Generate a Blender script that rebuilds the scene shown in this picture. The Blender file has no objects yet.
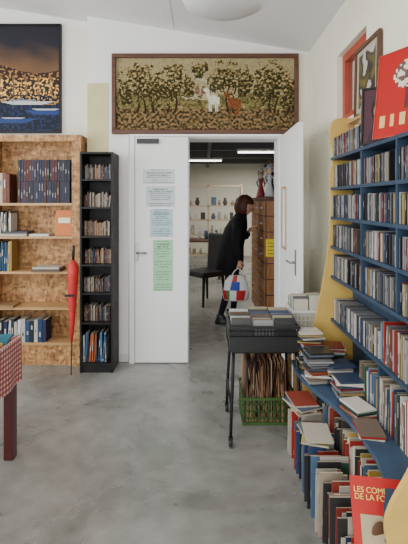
import bpy, math, random
from mathutils import Vector, Matrix, Euler, noise
random.seed(7)
R = random.Random(11)
F=430.0; HZ=202.0; CX=204.0; H=1.5

# ---------------------------------------------------------------- materials
def new_mat(name):
    m=bpy.data.materials.new(name); m.use_nodes=True
    nt=m.node_tree; b=nt.nodes['Principled BSDF']
    return m,nt,b
def plain(name,col,rough=0.6,metal=0.0,noise_amt=0.08,scale=8,bump=0.0,spec=0.5,trans=0.0,emit=None,es=0):
    m,nt,b=new_mat(name)
    b.inputs['Roughness'].default_value=rough
    b.inputs['Metallic'].default_value=metal
    b.inputs['Specular IOR Level'].default_value=spec
    b.inputs['Transmission Weight'].default_value=trans
    tc=nt.nodes.new('ShaderNodeTexCoord'); n=nt.nodes.new('ShaderNodeTexNoise')
    n.inputs['Scale'].default_value=scale; n.inputs['Detail'].default_value=4
    nt.links.new(tc.outputs['Object'],n.inputs['Vector'])
    r=nt.nodes.new('ShaderNodeValToRGB')
    a=noise_amt
    r.color_ramp.elements[0].position=0.3; r.color_ramp.elements[1].position=0.7
    r.color_ramp.elements[0].color=(col[0]*(1-a),col[1]*(1-a),col[2]*(1-a),1)
    r.color_ramp.elements[1].color=(min(1,col[0]*(1+a)),min(1,col[1]*(1+a)),min(1,col[2]*(1+a)),1)
    nt.links.new(n.outputs['Fac'],r.inputs['Fac']); nt.links.new(r.outputs['Color'],b.inputs['Base Color'])
    if bump>0:
        bp=nt.nodes.new('ShaderNodeBump'); bp.inputs['Strength'].default_value=bump; bp.inputs['Distance'].default_value=0.01
        nt.links.new(n.outputs['Fac'],bp.inputs['Height']); nt.links.new(bp.outputs['Normal'],b.inputs['Normal'])
    if emit:
        b.inputs['Emission Color'].default_value=(*emit,1); b.inputs['Emission Strength'].default_value=es
    return m
def colmat(name,rough=0.5,spec=0.5,nscale=60,amt=0.12):
    m,nt,b=new_mat(name)
    b.inputs['Roughness'].default_value=rough; b.inputs['Specular IOR Level'].default_value=spec
    at=nt.nodes.new('ShaderNodeAttribute'); at.attribute_name='Col'
    tc=nt.nodes.new('ShaderNodeTexCoord'); n=nt.nodes.new('ShaderNodeTexNoise'); n.inputs['Scale'].default_value=nscale
    nt.links.new(tc.outputs['Object'],n.inputs['Vector'])
    mr=nt.nodes.new('ShaderNodeMapRange'); mr.inputs['To Min'].default_value=1-amt; mr.inputs['To Max'].default_value=1+amt
    nt.links.new(n.outputs['Fac'],mr.inputs['Value'])
    mx=nt.nodes.new('ShaderNodeVectorMath'); mx.operation='SCALE'
    nt.links.new(at.outputs['Color'],mx.inputs[0]); nt.links.new(mr.outputs['Result'],mx.inputs['Scale'])
    nt.links.new(mx.outputs['Vector'],b.inputs['Base Color'])
    return m
def osb_mat():
    m,nt,b=new_mat('osb')
    tc=nt.nodes.new('ShaderNodeTexCoord')
    prev=None
    for i,(rot,sc) in enumerate([((0.3,0.6,0.4),(30,20,12)),((1.1,0.2,1.3),(14,34,26))]):
        mp=nt.nodes.new('ShaderNodeMapping'); mp.inputs['Rotation'].default_value=rot; mp.inputs['Scale'].default_value=sc
        v=nt.nodes.new('ShaderNodeTexVoronoi'); v.inputs['Scale'].default_value=1.6
        nt.links.new(tc.outputs['Object'],mp.inputs['Vector']); nt.links.new(mp.outputs['Vector'],v.inputs['Vector'])
        s=nt.nodes.new('ShaderNodeSeparateColor'); nt.links.new(v.outputs['Color'],s.inputs['Color'])
        if prev is None: prev=s.outputs['Red']
        else:
            mx=nt.nodes.new('ShaderNodeMath'); mx.operation='ADD'; nt.links.new(prev,mx.inputs[0]); nt.links.new(s.outputs['Green'],mx.inputs[1])
            ml=nt.nodes.new('ShaderNodeMath'); ml.operation='MULTIPLY'; ml.inputs[1].default_value=0.5; nt.links.new(mx.outputs[0],ml.inputs[0]); prev=ml.outputs[0]
    r=nt.nodes.new('ShaderNodeValToRGB'); e=r.color_ramp.elements
    e[0].position=0.1; e[0].color=(0.18,0.078,0.024,1); e[1].position=0.9; e[1].color=(0.58,0.34,0.135,1)
    k=e.new(0.5); k.color=(0.38,0.19,0.065,1)
    nt.links.new(prev,r.inputs['Fac']); nt.links.new(r.outputs['Color'],b.inputs['Base Color']); b.inputs['Roughness'].default_value=0.6
    return m
def wood_mat(name,c1,c2,scale=(2,30,30),rough=0.5):
    m,nt,b=new_mat(name)
    tc=nt.nodes.new('ShaderNodeTexCoord'); mp=nt.nodes.new('ShaderNodeMapping'); mp.inputs['Scale'].default_value=scale
    n=nt.nodes.new('ShaderNodeTexNoise'); n.inputs['Scale'].default_value=1.5; n.inputs['Detail'].default_value=6; n.inputs['Distortion'].default_value=0.6
    r=nt.nodes.new('ShaderNodeValToRGB'); r.color_ramp.elements[0].position=.3; r.color_ramp.elements[1].position=.7
    r.color_ramp.elements[0].color=(*c1,1); r.color_ramp.elements[1].color=(*c2,1)
    nt.links.new(tc.outputs['Object'],mp.inputs['Vector']); nt.links.new(mp.outputs['Vector'],n.inputs['Vector'])
    nt.links.new(n.outputs['Fac'],r.inputs['Fac']); nt.links.new(r.outputs['Color'],b.inputs['Base Color']); b.inputs['Roughness'].default_value=rough
    return m
def concrete_mat():
    m,nt,b=new_mat('polished_concrete')
    tc=nt.nodes.new('ShaderNodeTexCoord')
    n1=nt.nodes.new('ShaderNodeTexNoise'); n1.inputs['Scale'].default_value=1.1; n1.inputs['Detail'].default_value=9; n1.inputs['Roughness'].default_value=0.62; n1.inputs['Distortion'].default_value=.6
    n2=nt.nodes.new('ShaderNodeTexNoise'); n2.inputs['Scale'].default_value=9; n2.inputs['Detail'].default_value=8
    n3=nt.nodes.new('ShaderNodeTexNoise'); n3.inputs['Scale'].default_value=26; n3.inputs['Detail'].default_value=2
    for n in (n1,n2,n3): nt.links.new(tc.outputs['Object'],n.inputs['Vector'])
    mx=nt.nodes.new('ShaderNodeMix'); mx.data_type='FLOAT'; mx.inputs[0].default_value=0.28
    nt.links.new(n1.outputs['Fac'],mx.inputs[2]); nt.links.new(n2.outputs['Fac'],mx.inputs[3])
    r=nt.nodes.new('ShaderNodeValToRGB'); e=r.color_ramp.elements
    e[0].position=.36; e[0].color=(0.130,0.128,0.115,1); e[1].position=.64; e[1].color=(0.315,0.31,0.285,1)
    nt.links.new(mx.outputs[0],r.inputs['Fac'])
    # small dark scuffs
    r3=nt.nodes.new('ShaderNodeValToRGB'); r3.color_ramp.elements[0].position=.24; r3.color_ramp.elements[1].position=.33
    r3.color_ramp.elements[0].color=(.62,.61,.58,1); r3.color_ramp.elements[1].color=(1,1,1,1)
    nt.links.new(n3.outputs['Fac'],r3.inputs['Fac'])
    mm=nt.nodes.new('ShaderNodeVectorMath'); mm.operation='MULTIPLY'
    nt.links.new(r.outputs['Color'],mm.inputs[0]); nt.links.new(r3.outputs['Color'],mm.inputs[1])
    nt.links.new(mm.outputs['Vector'],b.inputs['Base Color'])
    mr=nt.nodes.new('ShaderNodeMapRange'); mr.inputs['To Min'].default_value=.16; mr.inputs['To Max'].default_value=.40
    nt.links.new(n1.outputs['Fac'],mr.inputs['Value']); nt.links.new(mr.outputs['Result'],b.inputs['Roughness'])
    b.inputs['Specular IOR Level'].default_value=0.7
    return m
M={}
M['white_wall']=plain('white_wall',(0.84,0.83,0.80),0.75,noise_amt=.02,scale=3)
M['cream_wall']=plain('cream_wall',(0.80,0.77,0.63),0.75,noise_amt=.03,scale=3)
M['olive_paint']=plain('olive_paint',(0.62,0.56,0.30),0.75,noise_amt=.08,scale=6)
M['ceiling']=plain('ceiling_paint',(0.72,0.72,0.72),0.8,noise_amt=.02,scale=3)
M['dark_ceiling']=plain('dark_ceiling',(0.10,0.105,0.105),0.8)
M['floor']=concrete_mat()
M['osb']=osb_mat()
M['pine']=wood_mat('pine',(0.40,0.22,0.085),(0.56,0.34,0.15))
M['pale_wood']=wood_mat('pale_wood',(0.52,0.42,0.28),(0.62,0.52,0.36))
M['black_wood']=plain('black_wood',(0.010,0.0095,0.0095),0.5,noise_amt=.2,spec=.3)
M['blue']=plain('blue_paint',(0.024,0.046,0.080),0.5,noise_amt=.18,scale=12,spec=.35)
M['blue_top']=plain('worn_blue_paint',(0.035,0.072,0.125),0.4,noise_amt=.2,scale=10)
M['yellow']=plain('yellow_paint',(0.58,0.38,0.09),0.5,noise_amt=.08,scale=10)
M['door_white']=plain('door_white',(0.84,0.84,0.835),0.45,noise_amt=.01)
M['grey_metal']=plain('grey_metal',(0.30,0.30,0.30),0.35,0.8)
M['black_plastic']=plain('black_plastic',(0.009,0.009,0.010),0.4)
M['green_plastic']=plain('green_plastic',(0.045,0.10,0.02),0.45)
M['white_plastic']=plain('white_plastic',(0.7,0.7,0.66),0.45)
M['books']=colmat('book_colours',0.55,.4)
M['cds']=colmat('cd_case_colours',0.3,0.4,80,.1)
M['paper']=colmat('paper_print',0.7,0.3,5,.02)
M['weave']=colmat('woven_tapestry',0.9,0.1,300,.25)
M['poster']=colmat('poster_print',0.45,0.2,30,.05)
M['walnut']=wood_mat('walnut',(0.06,0.022,0.010),(0.12,0.045,0.02))
M['honey']=wood_mat('honey_wood',(0.22,0.09,0.03),(0.38,0.17,0.06),(30,2,3))
M['red_wood']=plain('red_paint',(0.36,0.055,0.025),0.45)
M['dark_red']=plain('dark_red_wood',(0.07,0.010,0.010),0.35)
M['gold']=plain('gold_frame',(0.22,0.13,0.045),0.4,0.4,.25,40)
M['glass']=plain('glass',(0.9,0.95,0.95),0.02,trans=1.0,noise_amt=0)
M['black_cloth']=plain('black_cloth',(0.008,0.008,0.011),0.8,noise_amt=.25,scale=20,bump=.3,spec=.2)
M['trousers']=plain('trousers',(0.010,0.011,0.018),0.8,noise_amt=.2,scale=20,spec=.2)
M['skin']=plain('skin',(0.58,0.31,0.21),0.5,noise_amt=.05)
M['hair']=plain('auburn_hair',(0.070,0.020,0.012),0.5,noise_amt=.5,scale=45,bump=.6,spec=.3)
M['red_cloth']=plain('red_fabric',(0.50,0.015,0.015),0.6,noise_amt=.15,scale=15)
M['lamp_glass']=plain('opal_glass',(0.70,0.70,0.71),0.3,noise_amt=.01)
M['tube']=plain('fluorescent_tube',(1,1,1),0.3,emit=(1,.97,.9),es=6)
M['seam']=plain('ceiling_joint',(0.45,0.45,0.45),0.8)
M['gold_letter']=plain('yellow_ink',(0.85,0.62,0.12),0.5)
M['chair_black']=plain('black_leather',(0.011,0.011,0.012),0.4)

# ---------------------------------------------------------------- mesh builder
class MB:
    def __init__(s): s.v=[];s.f=[];s.c=[];s.m=[];s.sm=[]
    def add(s,vs,fs,col=(1,1,1),mat=0,smooth=False):
        o=len(s.v); s.v.extend([tuple(v) for v in vs])
        for k,f in enumerate(fs):
            s.f.append([i+o for i in f]); s.c.append(col[k] if isinstance(col,list) else col); s.m.append(mat); s.sm.append(smooth)
    def box(s,c,size,col=(1,1,1),rot=None,mat=0,T=None):
        x,y,z=size[0]/2,size[1]/2,size[2]/2
        vs=[Vector(p) for p in [(-x,-y,-z),(x,-y,-z),(x,y,-z),(-x,y,-z),(-x,-y,z),(x,-y,z),(x,y,z),(-x,y,z)]]
        if rot is not None:
            q=Euler(rot).to_matrix(); vs=[q@v for v in vs]
        vs=[v+Vector(c) for v in vs]
        if T is not None: vs=[T@v for v in vs]
        s.add(vs,[(3,2,1,0),(4,5,6,7),(0,1,5,4),(2,3,7,6),(1,2,6,5),(3,0,4,7)],col,mat)
    def bb(s,x0,x1,y0,y1,z0,z1,col=(1,1,1),mat=0):
        s.box(((x0+x1)/2,(y0+y1)/2,(z0+z1)/2),(x1-x0,y1-y0,z1-z0),col,None,mat)
    def prism(s,pts,axis,a,b,col=(1,1,1),mat=0):
        def mk(p,t):
            return {'y':(p[0],t,p[1]),'z':(p[0],p[1],t),'x':(t,p[0],p[1])}[axis]
        n=len(pts); vs=[mk(p,a) for p in pts]+[mk(p,b) for p in pts]
        fs=[tuple(range(n)),tuple(range(2*n-1,n-1,-1))]+[(i,i+n,(i+1)%n+n,(i+1)%n) for i in range(n)]
        s.add(vs,fs,col,mat)
    def tube(s,path,r,n=10,col=(1,1,1),mat=0):
        path=[Vector(p) for p in path]; rings=[]
        rr=r if isinstance(r,list) else [r]*len(path)
        for i,p in enumerate(path):
            d=(path[min(i+1,len(path)-1)]-path[max(i-1,0)]).normalized()
            up=Vector((0,0,1)) if abs(d.z)<.9 else Vector((1,0,0))
            a=d.cross(up).normalized(); b=d.cross(a)
            rings.append([p+(a*math.cos(t)+b*math.sin(t))*rr[i] for t in [2*math.pi*k/n for k in range(n)]])
        vs=[v for g in rings for v in g]; fs=[]
        for i in range(len(path)-1):
            for k in range(n): fs.append((i*n+k,i*n+(k+1)%n,(i+1)*n+(k+1)%n,(i+1)*n+k))
        fs.append(tuple(range(n-1,-1,-1))); fs.append(tuple((len(path)-1)*n+k for k in range(n)))
        s.add(vs,fs,col,mat,True)
    def lathe(s,c,prof,n=24,col=(1,1,1),mat=0,T=None,sy=1.0):
        vs=[];fs=[]
        for r,z in prof:
            for k in range(n):
                t=2*math.pi*k/n; v=Vector((r*math.cos(t),r*math.sin(t)*sy,z))
                if T is not None: v=T@v
                vs.append(v+Vector(c))
        for i in range(len(prof)-1):
            for k in range(n): fs.append((i*n+k,i*n+(k+1)%n,(i+1)*n+(k+1)%n,(i+1)*n+k))
        fs.append(tuple(range(n-1,-1,-1))); fs.append(tuple((len(prof)-1)*n+k for k in range(n)))
        s.add(vs,fs,col,mat,True)
    def loft(s,rings,n=20,col=(1,1,1),mat=0):
        vs=[];fs=[]
        for c,rx,ry in rings:
            for k in range(n):
                t=2*math.pi*k/n; vs.append((c[0]+rx*math.cos(t),c[1]+ry*math.sin(t),c[2]))
        for i in range(len(rings)-1):
            for k in range(n): fs.append((i*n+k,i*n+(k+1)%n,(i+1)*n+(k+1)%n,(i+1)*n+k))
        fs.append(tuple(range(n-1,-1,-1))); fs.append(tuple((len(rings)-1)*n+k for k in range(n)))
        s.add(vs,fs,col,mat,True)
    def ball(s,c,rx,ry,rz,col=(1,1,1),mat=0,n=16):
        prof=[(math.sin(math.pi*i/n)*1.0+1e-4,-math.cos(math.pi*i/n)) for i in range(n+1)]
        vs=[];fs=[];m=n
        for r,z in prof:
            for k in range(m):
                t=2*math.pi*k/m; vs.append((c[0]+rx*r*math.cos(t),c[1]+ry*r*math.sin(t),c[2]+rz*z))
        for i in range(n):
            for k in range(m): fs.append((i*m+k,i*m+(k+1)%m,(i+1)*m+(k+1)%m,(i+1)*m+k))
        s.add(vs,fs,col,mat,True)
    def panel(s,T,w,h,nx,ny,func,mat=0):
        o=len(s.v)
        for j in range(ny+1):
            for i in range(nx+1):
                s.v.append(tuple(T@Vector((w*(i/nx-.5),0,h*(j/ny-.5)))))
        for j in range(ny):
            for i in range(nx):
                a=o+j*(nx+1)+i
                s.f.append([a,a+1,a+nx+2,a+nx+1]); s.c.append(func((i+.5)/nx,(j+.5)/ny)); s.m.append(mat); s.sm.append(False)
    def done(s,name,mats,parent=None,bevel=0):
        me=bpy.data.meshes.new(name); me.from_pydata(s.v,[],s.f)
        if not isinstance(mats,(list,tuple)): mats=[mats]
        for m in mats: me.materials.append(M[m] if isinstance(m,str) else m)
        me.polygons.foreach_set('material_index',s.m); me.polygons.foreach_set('use_smooth',s.sm)
        at=me.color_attributes.new('Col','FLOAT_COLOR','CORNER')
        buf=[]
        for f,c in zip(s.f,s.c): buf.extend([c[0],c[1],c[2],1.0]*len(f))
        at.data.foreach_set('color',buf)
        me.update(); ob=bpy.data.objects.new(name,me); bpy.context.collection.objects.link(ob)
        if bevel>0:
            b=ob.modifiers.new('bevel','BEVEL'); b.width=bevel; b.segments=2; b.limit_method='ANGLE'
        if parent:
            ob.parent=parent; ob.matrix_parent_inverse=Matrix.Translation(-parent.location)
        return ob
def empty(name,loc):
    e=bpy.data.objects.new(name,None); e.location=loc; e.empty_display_size=.1
    bpy.context.collection.objects.link(e); return e
def text(name,body,size,T,mat,parent=None):
    cu=bpy.data.curves.new(name,'FONT'); cu.body=body; cu.size=size; cu.extrude=.0006; cu.align_x='CENTER'; cu.space_line=.85
    cu.materials.append(M[mat]); ob=bpy.data.objects.new(name,cu); bpy.context.collection.objects.link(ob)
    ob.matrix_world=T
    if parent:
        ob.parent=parent; ob.matrix_parent_inverse=Matrix.Translation(-parent.location)
    return ob
def frame_T(o,x,y):
    x=Vector(x).normalized(); y=Vector(y).normalized(); z=x.cross(y)
    m=Matrix((x,y,z)).transposed().to_4x4(); m.translation=Vector(o); return m

# palettes
P_CD=[(.42,.42,.41),(.50,.49,.46),(.20,.20,.21),(.05,.05,.055),(.015,.015,.015),(.30,.29,.27),(.24,.24,.25),(.10,.11,.14),(.16,.02,.018),(.03,.05,.10),(.28,.20,.07),(.02,.02,.025),(.22,.23,.25),(.02,.02,.02),(.08,.07,.055),(.13,.13,.14),(.03,.03,.035)]
P_BOOK=[(.56,.52,.43),(.58,.55,.48),(.30,.018,.014),(.03,.055,.14),(.42,.27,.05),(.02,.02,.025),(.035,.10,.06),(.30,.09,.03),(.34,.28,.20),(.07,.13,.21),(.15,.11,.08),(.60,.57,.50),(.24,.035,.025),(.18,.12,.07),(.03,.03,.03)]
P_DARK=[(.010,.014,.045),(.014,.018,.055),(.07,.010,.010),(.012,.012,.014),(.02,.02,.045)]
P_BROWN=[(.16,.07,.03),(.26,.13,.06),(.09,.035,.018),(.30,.17,.09),(.06,.025,.018),(.18,.05,.03)]
P_DVD=[(.015,.015,.018),(.16,.16,.16),(.38,.35,.29),(.20,.02,.015),(.025,.05,.12),(.05,.05,.05),(.30,.22,.10),(.10,.06,.04)]
def book_row(mb,T,length,h,d,t,pal,lean=0.0,hj=.1,strips=.6,fill=1.0,dj=.01,lab=.5,page=(.40,.35,.26)):
    x=0.0
    while x<length-t[1]*1.2:
        th=R.uniform(*t); hh=h*(1-R.uniform(0,hj)); dd=d-R.uniform(0,dj)
        if R.random()>fill: x+=th*R.uniform(1,4); continue
        c=R.choice(pal); k=R.uniform(.6,1.1); c=tuple(min(.9,v*k) for v in c)
        ang=0
        if R.random()<lean: ang=R.uniform(-.02,.10)
        off=dj*R.random(); kp=R.uniform(.6,1.1); pg=tuple(q*kp for q in page)
        T2=T@Matrix.Translation((x,off,0))@Matrix.Rotation(ang,4,'Y')
        mb.box((th/2,dd/2,hh/2),(th*.90,dd,hh),[pg,pg,c,pg,c,c],T=T2)
        if R.random()<strips:
            lc=(lab,lab*.96,lab*.86) if sum(c)<.6 else R.choice([(.03,.03,.03),(.25,.02,.02),(.03,.04,.15)])
            z0=R.uniform(.2,.6)*hh; zl=R.uniform(.10,.35)*hh
            mb.box((th/2,-.0004,z0+zl/2),(th*.30,.0008,zl),lc,T=T2)
            if R.random()<.3: mb.box((th/2,-.0004,hh*.08),(th*.8,.0008,hh*.05),R.choice(pal),T=T2)
        x+=th+abs(math.sin(ang))*hh*.5
def right_T(y,x,z): return frame_T((x,y,z),(0,-1,0),(1,0,0))
def back_T(x,y,z): return frame_T((x,y,z),(1,0,0),(0,1,0))

# ---------------------------------------------------------------- room shell
b=MB(); b.bb(-4,4.2,-2.3,12.2,-.1,0); b.done('floor','floor')
def cz(x): return 2.91-0.163*(x-.99)
b=MB()
b.prism([(-3.7,cz(-3.7)),(1.3,cz(1.3)),(1.3,cz(1.3)+.1),(-3.7,cz(-3.7)+.1)],'y',-2.3,4.3)
b.done('ceiling','ceiling')
b=MB()
for xx in (-2.45,-.28):
    b.prism([(xx,cz(xx)-.002),(xx+.008,cz(xx+.008)-.002),(xx+.008,cz(xx)+.001),(xx,cz(xx)+.001)],'y',-2.2,4.04)
b.done('trim_1','seam')
b=MB()
WT=3.9
b.bb(-3.6,-1.10,4.2,4.32,0,WT); b.bb(-1.10,-.66,4.05,4.32,0,3.4); b.bb(.72,1.25,4.05,4.32,0,3.4); b.bb(-.66,.72,4.05,4.32,2.12,3.4)
b.done('wall_back','white_wall')
b=MB(); b.bb(-1.098,-.90,4.046,4.0505,1.9,2.62); b.done('trim_2','olive_paint')
b=MB(); b.bb(-1.34,-1.105,4.196,4.2005,1.5,3.2); b.bb(.885,.985,4.046,4.0505,0,2.9); b.done('trim_3','cream_wall')
b=MB(); wy0,wy1,wz0,wz1=2.62,3.2,2.08,2.58
b.bb(.99,1.25,-2.3,4.05,0,wz0); b.bb(.99,1.25,-2.3,4.05,wz1,2.95); b.bb(.99,1.25,-2.3,wy0,wz0,wz1); b.bb(.99,1.25,wy1,4.05,wz0,wz1)
b.done('wall_right','cream_wall')
b=MB()
f=.055
b.bb(1.03,1.09,wy0,wy1,wz0,wz0+f); b.bb(1.03,1.09,wy0,wy1,wz1-f,wz1); b.bb(1.03,1.09,wy0,wy0+f,wz0+f,wz1-f); b.bb(1.03,1.09,wy1-f,wy1,wz0+f,wz1-f)
b.bb(1.06,1.066,wy0+f,wy1-f,wz0+f,wz1-f,mat=1)
b.done('window_1',['red_wood','glass'])
b=MB(); b.bb(-3.7,-3.5,-2.3,4.32,0,.8); b.bb(-3.7,-3.5,-2.3,4.32,2.7,WT); b.bb(-3.7,-3.5,-2.3,-.3,.8,2.7); b.bb(-3.7,-3.5,3.2,4.32,.8,2.7)
b.done('wall_left','white_wall')
b=MB()
for y0,y1,z0,z1 in [(-.3,3.2,.8,.86),(-.3,3.2,2.64,2.7),(-.3,-.24,.86,2.64),(3.14,3.2,.86,2.64),(.86,.92,.86,2.64),(2.0,2.06,.86,2.64)]: b.bb(-3.62,-3.56,y0,y1,z0,z1)
b.done('window_2','white_plastic')
b=MB(); b.bb(-3.6,1.25,-2.3,-2.1,0,.3); b.bb(-3.6,1.25,-2.3,-2.1,2.6,WT); b.bb(-3.6,-2.6,-2.3,-2.1,.3,2.6); b.bb(.4,1.25,-2.3,-2.1,.3,2.6)
b.done('wall_front','white_wall')
b=MB(); b.bb(-4,4.2,12,12.2,0,2.7); b.done('wall_far','cream_wall')
b=MB(); b.bb(-4.1,-4,4.32,12.2,0,2.7); b.bb(-4,-3.6,4.2,4.32,0,2.7); b.done('wall_far_left','white_wall')
b=MB(); b.bb(4.2,4.3,4.2,12.2,0,2.7); b.bb(1.25,4.2,4.2,4.32,0,2.7); b.done('wall_far_right','white_wall')
b=MB(); b.bb(-4,4.2,4.32,12.2,2.7,2.8)
for yy in (5.5,7,8.5,10,11.4): b.bb(-4,4.2,yy-.06,yy+.06,2.52,2.7)
for xx in (-1.5,.1,1.7): b.bb(xx-.03,xx+.03,4.32,12,2.46,2.52)
b.done('ceiling_far','dark_ceiling')
b=MB(); b.bb(-.80,-.71,4.038,4.05,0,.07); b.done('baseboard_back','white_plastic')
b=MB()
b.bb(-.70,-.645,3.99,4.05,0,2.13); b.bb(.712,.76,4.0,4.05,0,2.13); b.bb(-.645,.712,3.99,4.05,2.108,2.13)
b.bb(-.66,-.645,4.05,4.32,0,2.12); b.bb(.705,.72,4.05,4.32,0,2.12); b.bb(-.645,.705,4.05,4.32,2.10,2.12)
b.bb(-.142,-.136,4.03,4.05,0,2.108,mat=1); b.bb(-.70,-.693,3.987,3.99,0,2.13,mat=1)
b.done('door_frame',['door_white','grey_metal'])

def lines(bg,ink=(.05,.05,.07),n=12,title=True,seed=0):
    rr=random.Random(seed); L=[(rr.uniform(.5,.9),rr.random()<.85) for _ in range(n)]
    def fn(u,v):
        k=(1-v)*n; i=min(n-1,int(k)); fr=k-i
        if u<.08 or u>.92 or not L[i][1]: return bg
        th=.42
        if title and i in(1,2): th=.7
        w=L[i][0]; 
        if abs(u-.5)<w/2 and .2<fr<.2+th:
            if rr.random()<.75: return tuple(bg[j]*.35+ink[j]*.65 for j in range(3))
        return bg
    return fn
d1=empty('door_1',(-.39,4.02,0))
b=MB(); b.bb(-.64,-.145,3.995,4.035,.008,2.105); b.done('leaf',['door_white'],d1,.002)
b=MB(); b.bb(-.152,-.142,3.985,3.995,.01,2.10); b.bb(-.62,-.42,3.965,3.995,2.04,2.085,mat=1); b.bb(-.635,-.61,3.985,3.995,.95,1.12,mat=0)
b.tube([(-.62,3.99,1.03),(-.62,3.95,1.03),(-.53,3.95,1.03)],.009); b.done('hardware',['grey_metal','black_plastic'],d1)
def flat(px0,px1,py0,py1,Y,name,fn,nx=40,ny=60,mat='paper'):
    s=F/Y; x0=(px0-CX)/s; x1=(px1-CX)/s; z1=H-(py0-HZ)/s; z0=H-(py1-HZ)/s
    b=MB(); T=Matrix.Translation(((x0+x1)/2,Y,(z0+z1)/2)); b.panel(T,x1-x0,z1-z0,nx,ny,fn)
    b.bb(x0,x1,Y+.0002,Y+.0012,z0,z1,(.7,.7,.7)); return b.done(name,mat)
flat(143,175,169,184,3.993,'door_notice',lines((.60,.66,.67),n=6,seed=1))
flat(146,175,186,207,3.993,'door_notice',lines((.55,.62,.64),n=10,seed=2))
flat(150,173,209,237,3.993,'door_notice',lines((.45,.60,.65),n=13,seed=3))
flat(153,173,240,291,3.993,'door_notice',lines((.34,.62,.38),n=20,seed=4))
d2=empty('door_2',(.73,3.6,0))
b=MB(); x0,x1=.712,.75
Y0,Y1=3.25,3.995; g=(3.72,3.90,1.10,1.62)
b.bb(x0,x1,Y0,g[0],.008,2.105); b.bb(x0,x1,g[1],Y1,.008,2.105); b.bb(x0,x1,g[0],g[1],.008,g[2]); b.bb(x0,x1,g[0],g[1],g[3],2.105)
b.bb(x0+.015,x0+.02,g[0],g[1],g[2],g[3],mat=1)
for a in [(g[0]-.015,g[0],g[2]-.015,g[3]+.015),(g[1],g[1]+.015,g[2]-.015,g[3]+.015),(g[0],g[1],g[2]-.015,g[2]),(g[0],g[1],g[3],g[3]+.015)]:
    b.bb(x0-.008,x0,a[0],a[1],a[2],a[3],mat=2)
b.done('leaf',['door_white','glass','pine'],d2)
b=MB(); b.bb(x0-.006,x0,3.31,3.35,.93,1.13); b.tube([(x0,3.33,1.03),(x0-.05,3.33,1.03),(x0-.05,3.45,1.03)],.009); b.done('handle','grey_metal',d2)

# ---------------------------------------------------------------- tapestry
TREES=[(.13,.66,.12,.26),(.06,.55,.06,.22),(.22,.60,.07,.22),(.33,.70,.085,.22),(.40,.60,.05,.15),(.29,.58,.05,.2),(.63,.74,.11,.20),(.72,.66,.06,.2),(.56,.66,.05,.14),(.88,.68,.11,.27),(.97,.55,.06,.28),(.81,.56,.05,.18),(.47,.84,.05,.10)]
TRK=[(.12,.6),(.155,.62),(.33,.6),(.30,.5),(.63,.66),(.66,.6),(.87,.6),(.90,.6),(.96,.5),(.21,.5)]
def tap(u,v):
    p=Vector((u*14,v*6,0)); n=noise.noise(p*.9); n2=noise.noise(p*2.2+Vector((9,1,0)))
    n3=noise.noise(p*5.0+Vector((3,3,0))); n4=noise.noise(p*12)
    hor=.50+.10*n
    def V(*a): return Vector(a)
    if v>hor:
        c=V(.33,.275,.15)*(1+.25*n2)
        if .66<v+.1*n2<.75 and n2>0: c=V(.40,.35,.22)
    elif v>.30:
        c=V(.19,.155,.058)*(1+.5*n2)
        if n3>.10: c=V(.075,.07,.022)
        elif n2>.18: c=V(.32,.25,.12)
    else:
        c=V(.115,.08,.034)*(1+.5*n2)
        if n3>.14: c=V(.24,.15,.07)
        if n3<-.18: c=V(.035,.028,.013)
    if .42<v<.52 and abs(u-.47)<.10 and n2>-.2: c=V(.40,.34,.22)
    if .50<v<.66 and .43<u<.53 and v<.54+.12*(((int(u*60)*7)%5)/5): c=V(.16,.09,.06) if int(u*90)%3 else V(.32,.24,.15)
    for (tx,top) in TRK:
        if abs(u-tx-.012*math.sin(v*11+tx*30))<.0045+.014*max(0,.42-v) and .24<v<top: c=V(.035,.018,.010)
    for (tx,ty,rx,ry) in TREES:
        d=((u-tx)/rx)**2+((v-ty)/ry)**2
        if d<1+1.5*n2+1.0*n3:
            q=n3+.5*n4+.25*(v-ty)/ry
            c=V(.030,.026,.010) if q<-.02 else (V(.085,.070,.024) if q<.16 else (V(.18,.135,.05) if q<.33 else V(.36,.27,.13)))
    if .34<v<.50+.2*n and n2>.22 and abs(u-.6)>.12: c=V(.04,.036,.013) if n3<.1 else V(.16,.12,.045)
    def blob(cx,cy,rx,ry): return ((u-cx)/rx)**2+((v-cy)/ry)**2<1
    w=blob(.545,.42,.030,.065) or blob(.516,.51,.010,.055) or blob(.505,.56,.015,.028) or (.26<v<.42 and min(abs(u-q) for q in(.523,.533,.560,.569))<.0035) or (.36<v<.46 and abs(u-.577)<.004)
    br=blob(.660,.38,.034,.07) or blob(.630,.46,.010,.055) or blob(.619,.50,.016,.028) or (.20<v<.38 and min(abs(u-q) for q in(.636,.647,.676,.686))<.0038) or (.3<v<.42 and abs(u-.695)<.005)
    if w: c=V(.60,.56,.46)*(1+.3*n3)
    if br: c=V(.18,.06,.022)*(1+.5*n3)
    j=R.uniform(.78,1.2)
    return (max(0,c.x*j),max(0,c.y*j),max(0,c.z*j))
tp=empty('tapestry_picture',(0,4.02,2.5))
tx0,tx1,tz0,tz1=-.862,.884,2.135,2.885
b=MB(); b.panel(Matrix.Translation(((tx0+tx1)/2,4.025,(tz0+tz1)/2)),tx1-tx0-.07,tz1-tz0-.07,360,150,tap); b.done('weaving','weave',tp)
b=MB()
for a in [(tx0,tx1,tz0,tz0+.04),(tx0,tx1,tz1-.04,tz1),(tx0,tx0+.04,tz0+.04,tz1-.04),(tx1-.04,tx1,tz0+.04,tz1-.04)]: b.bb(a[0],a[1],4.0,4.045,a[2],a[3])
b.bb(tx0+.02,tx1-.02,4.03,4.046,tz0+.02,tz1-.02); b.done('frame','walnut',tp,.006)

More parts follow.
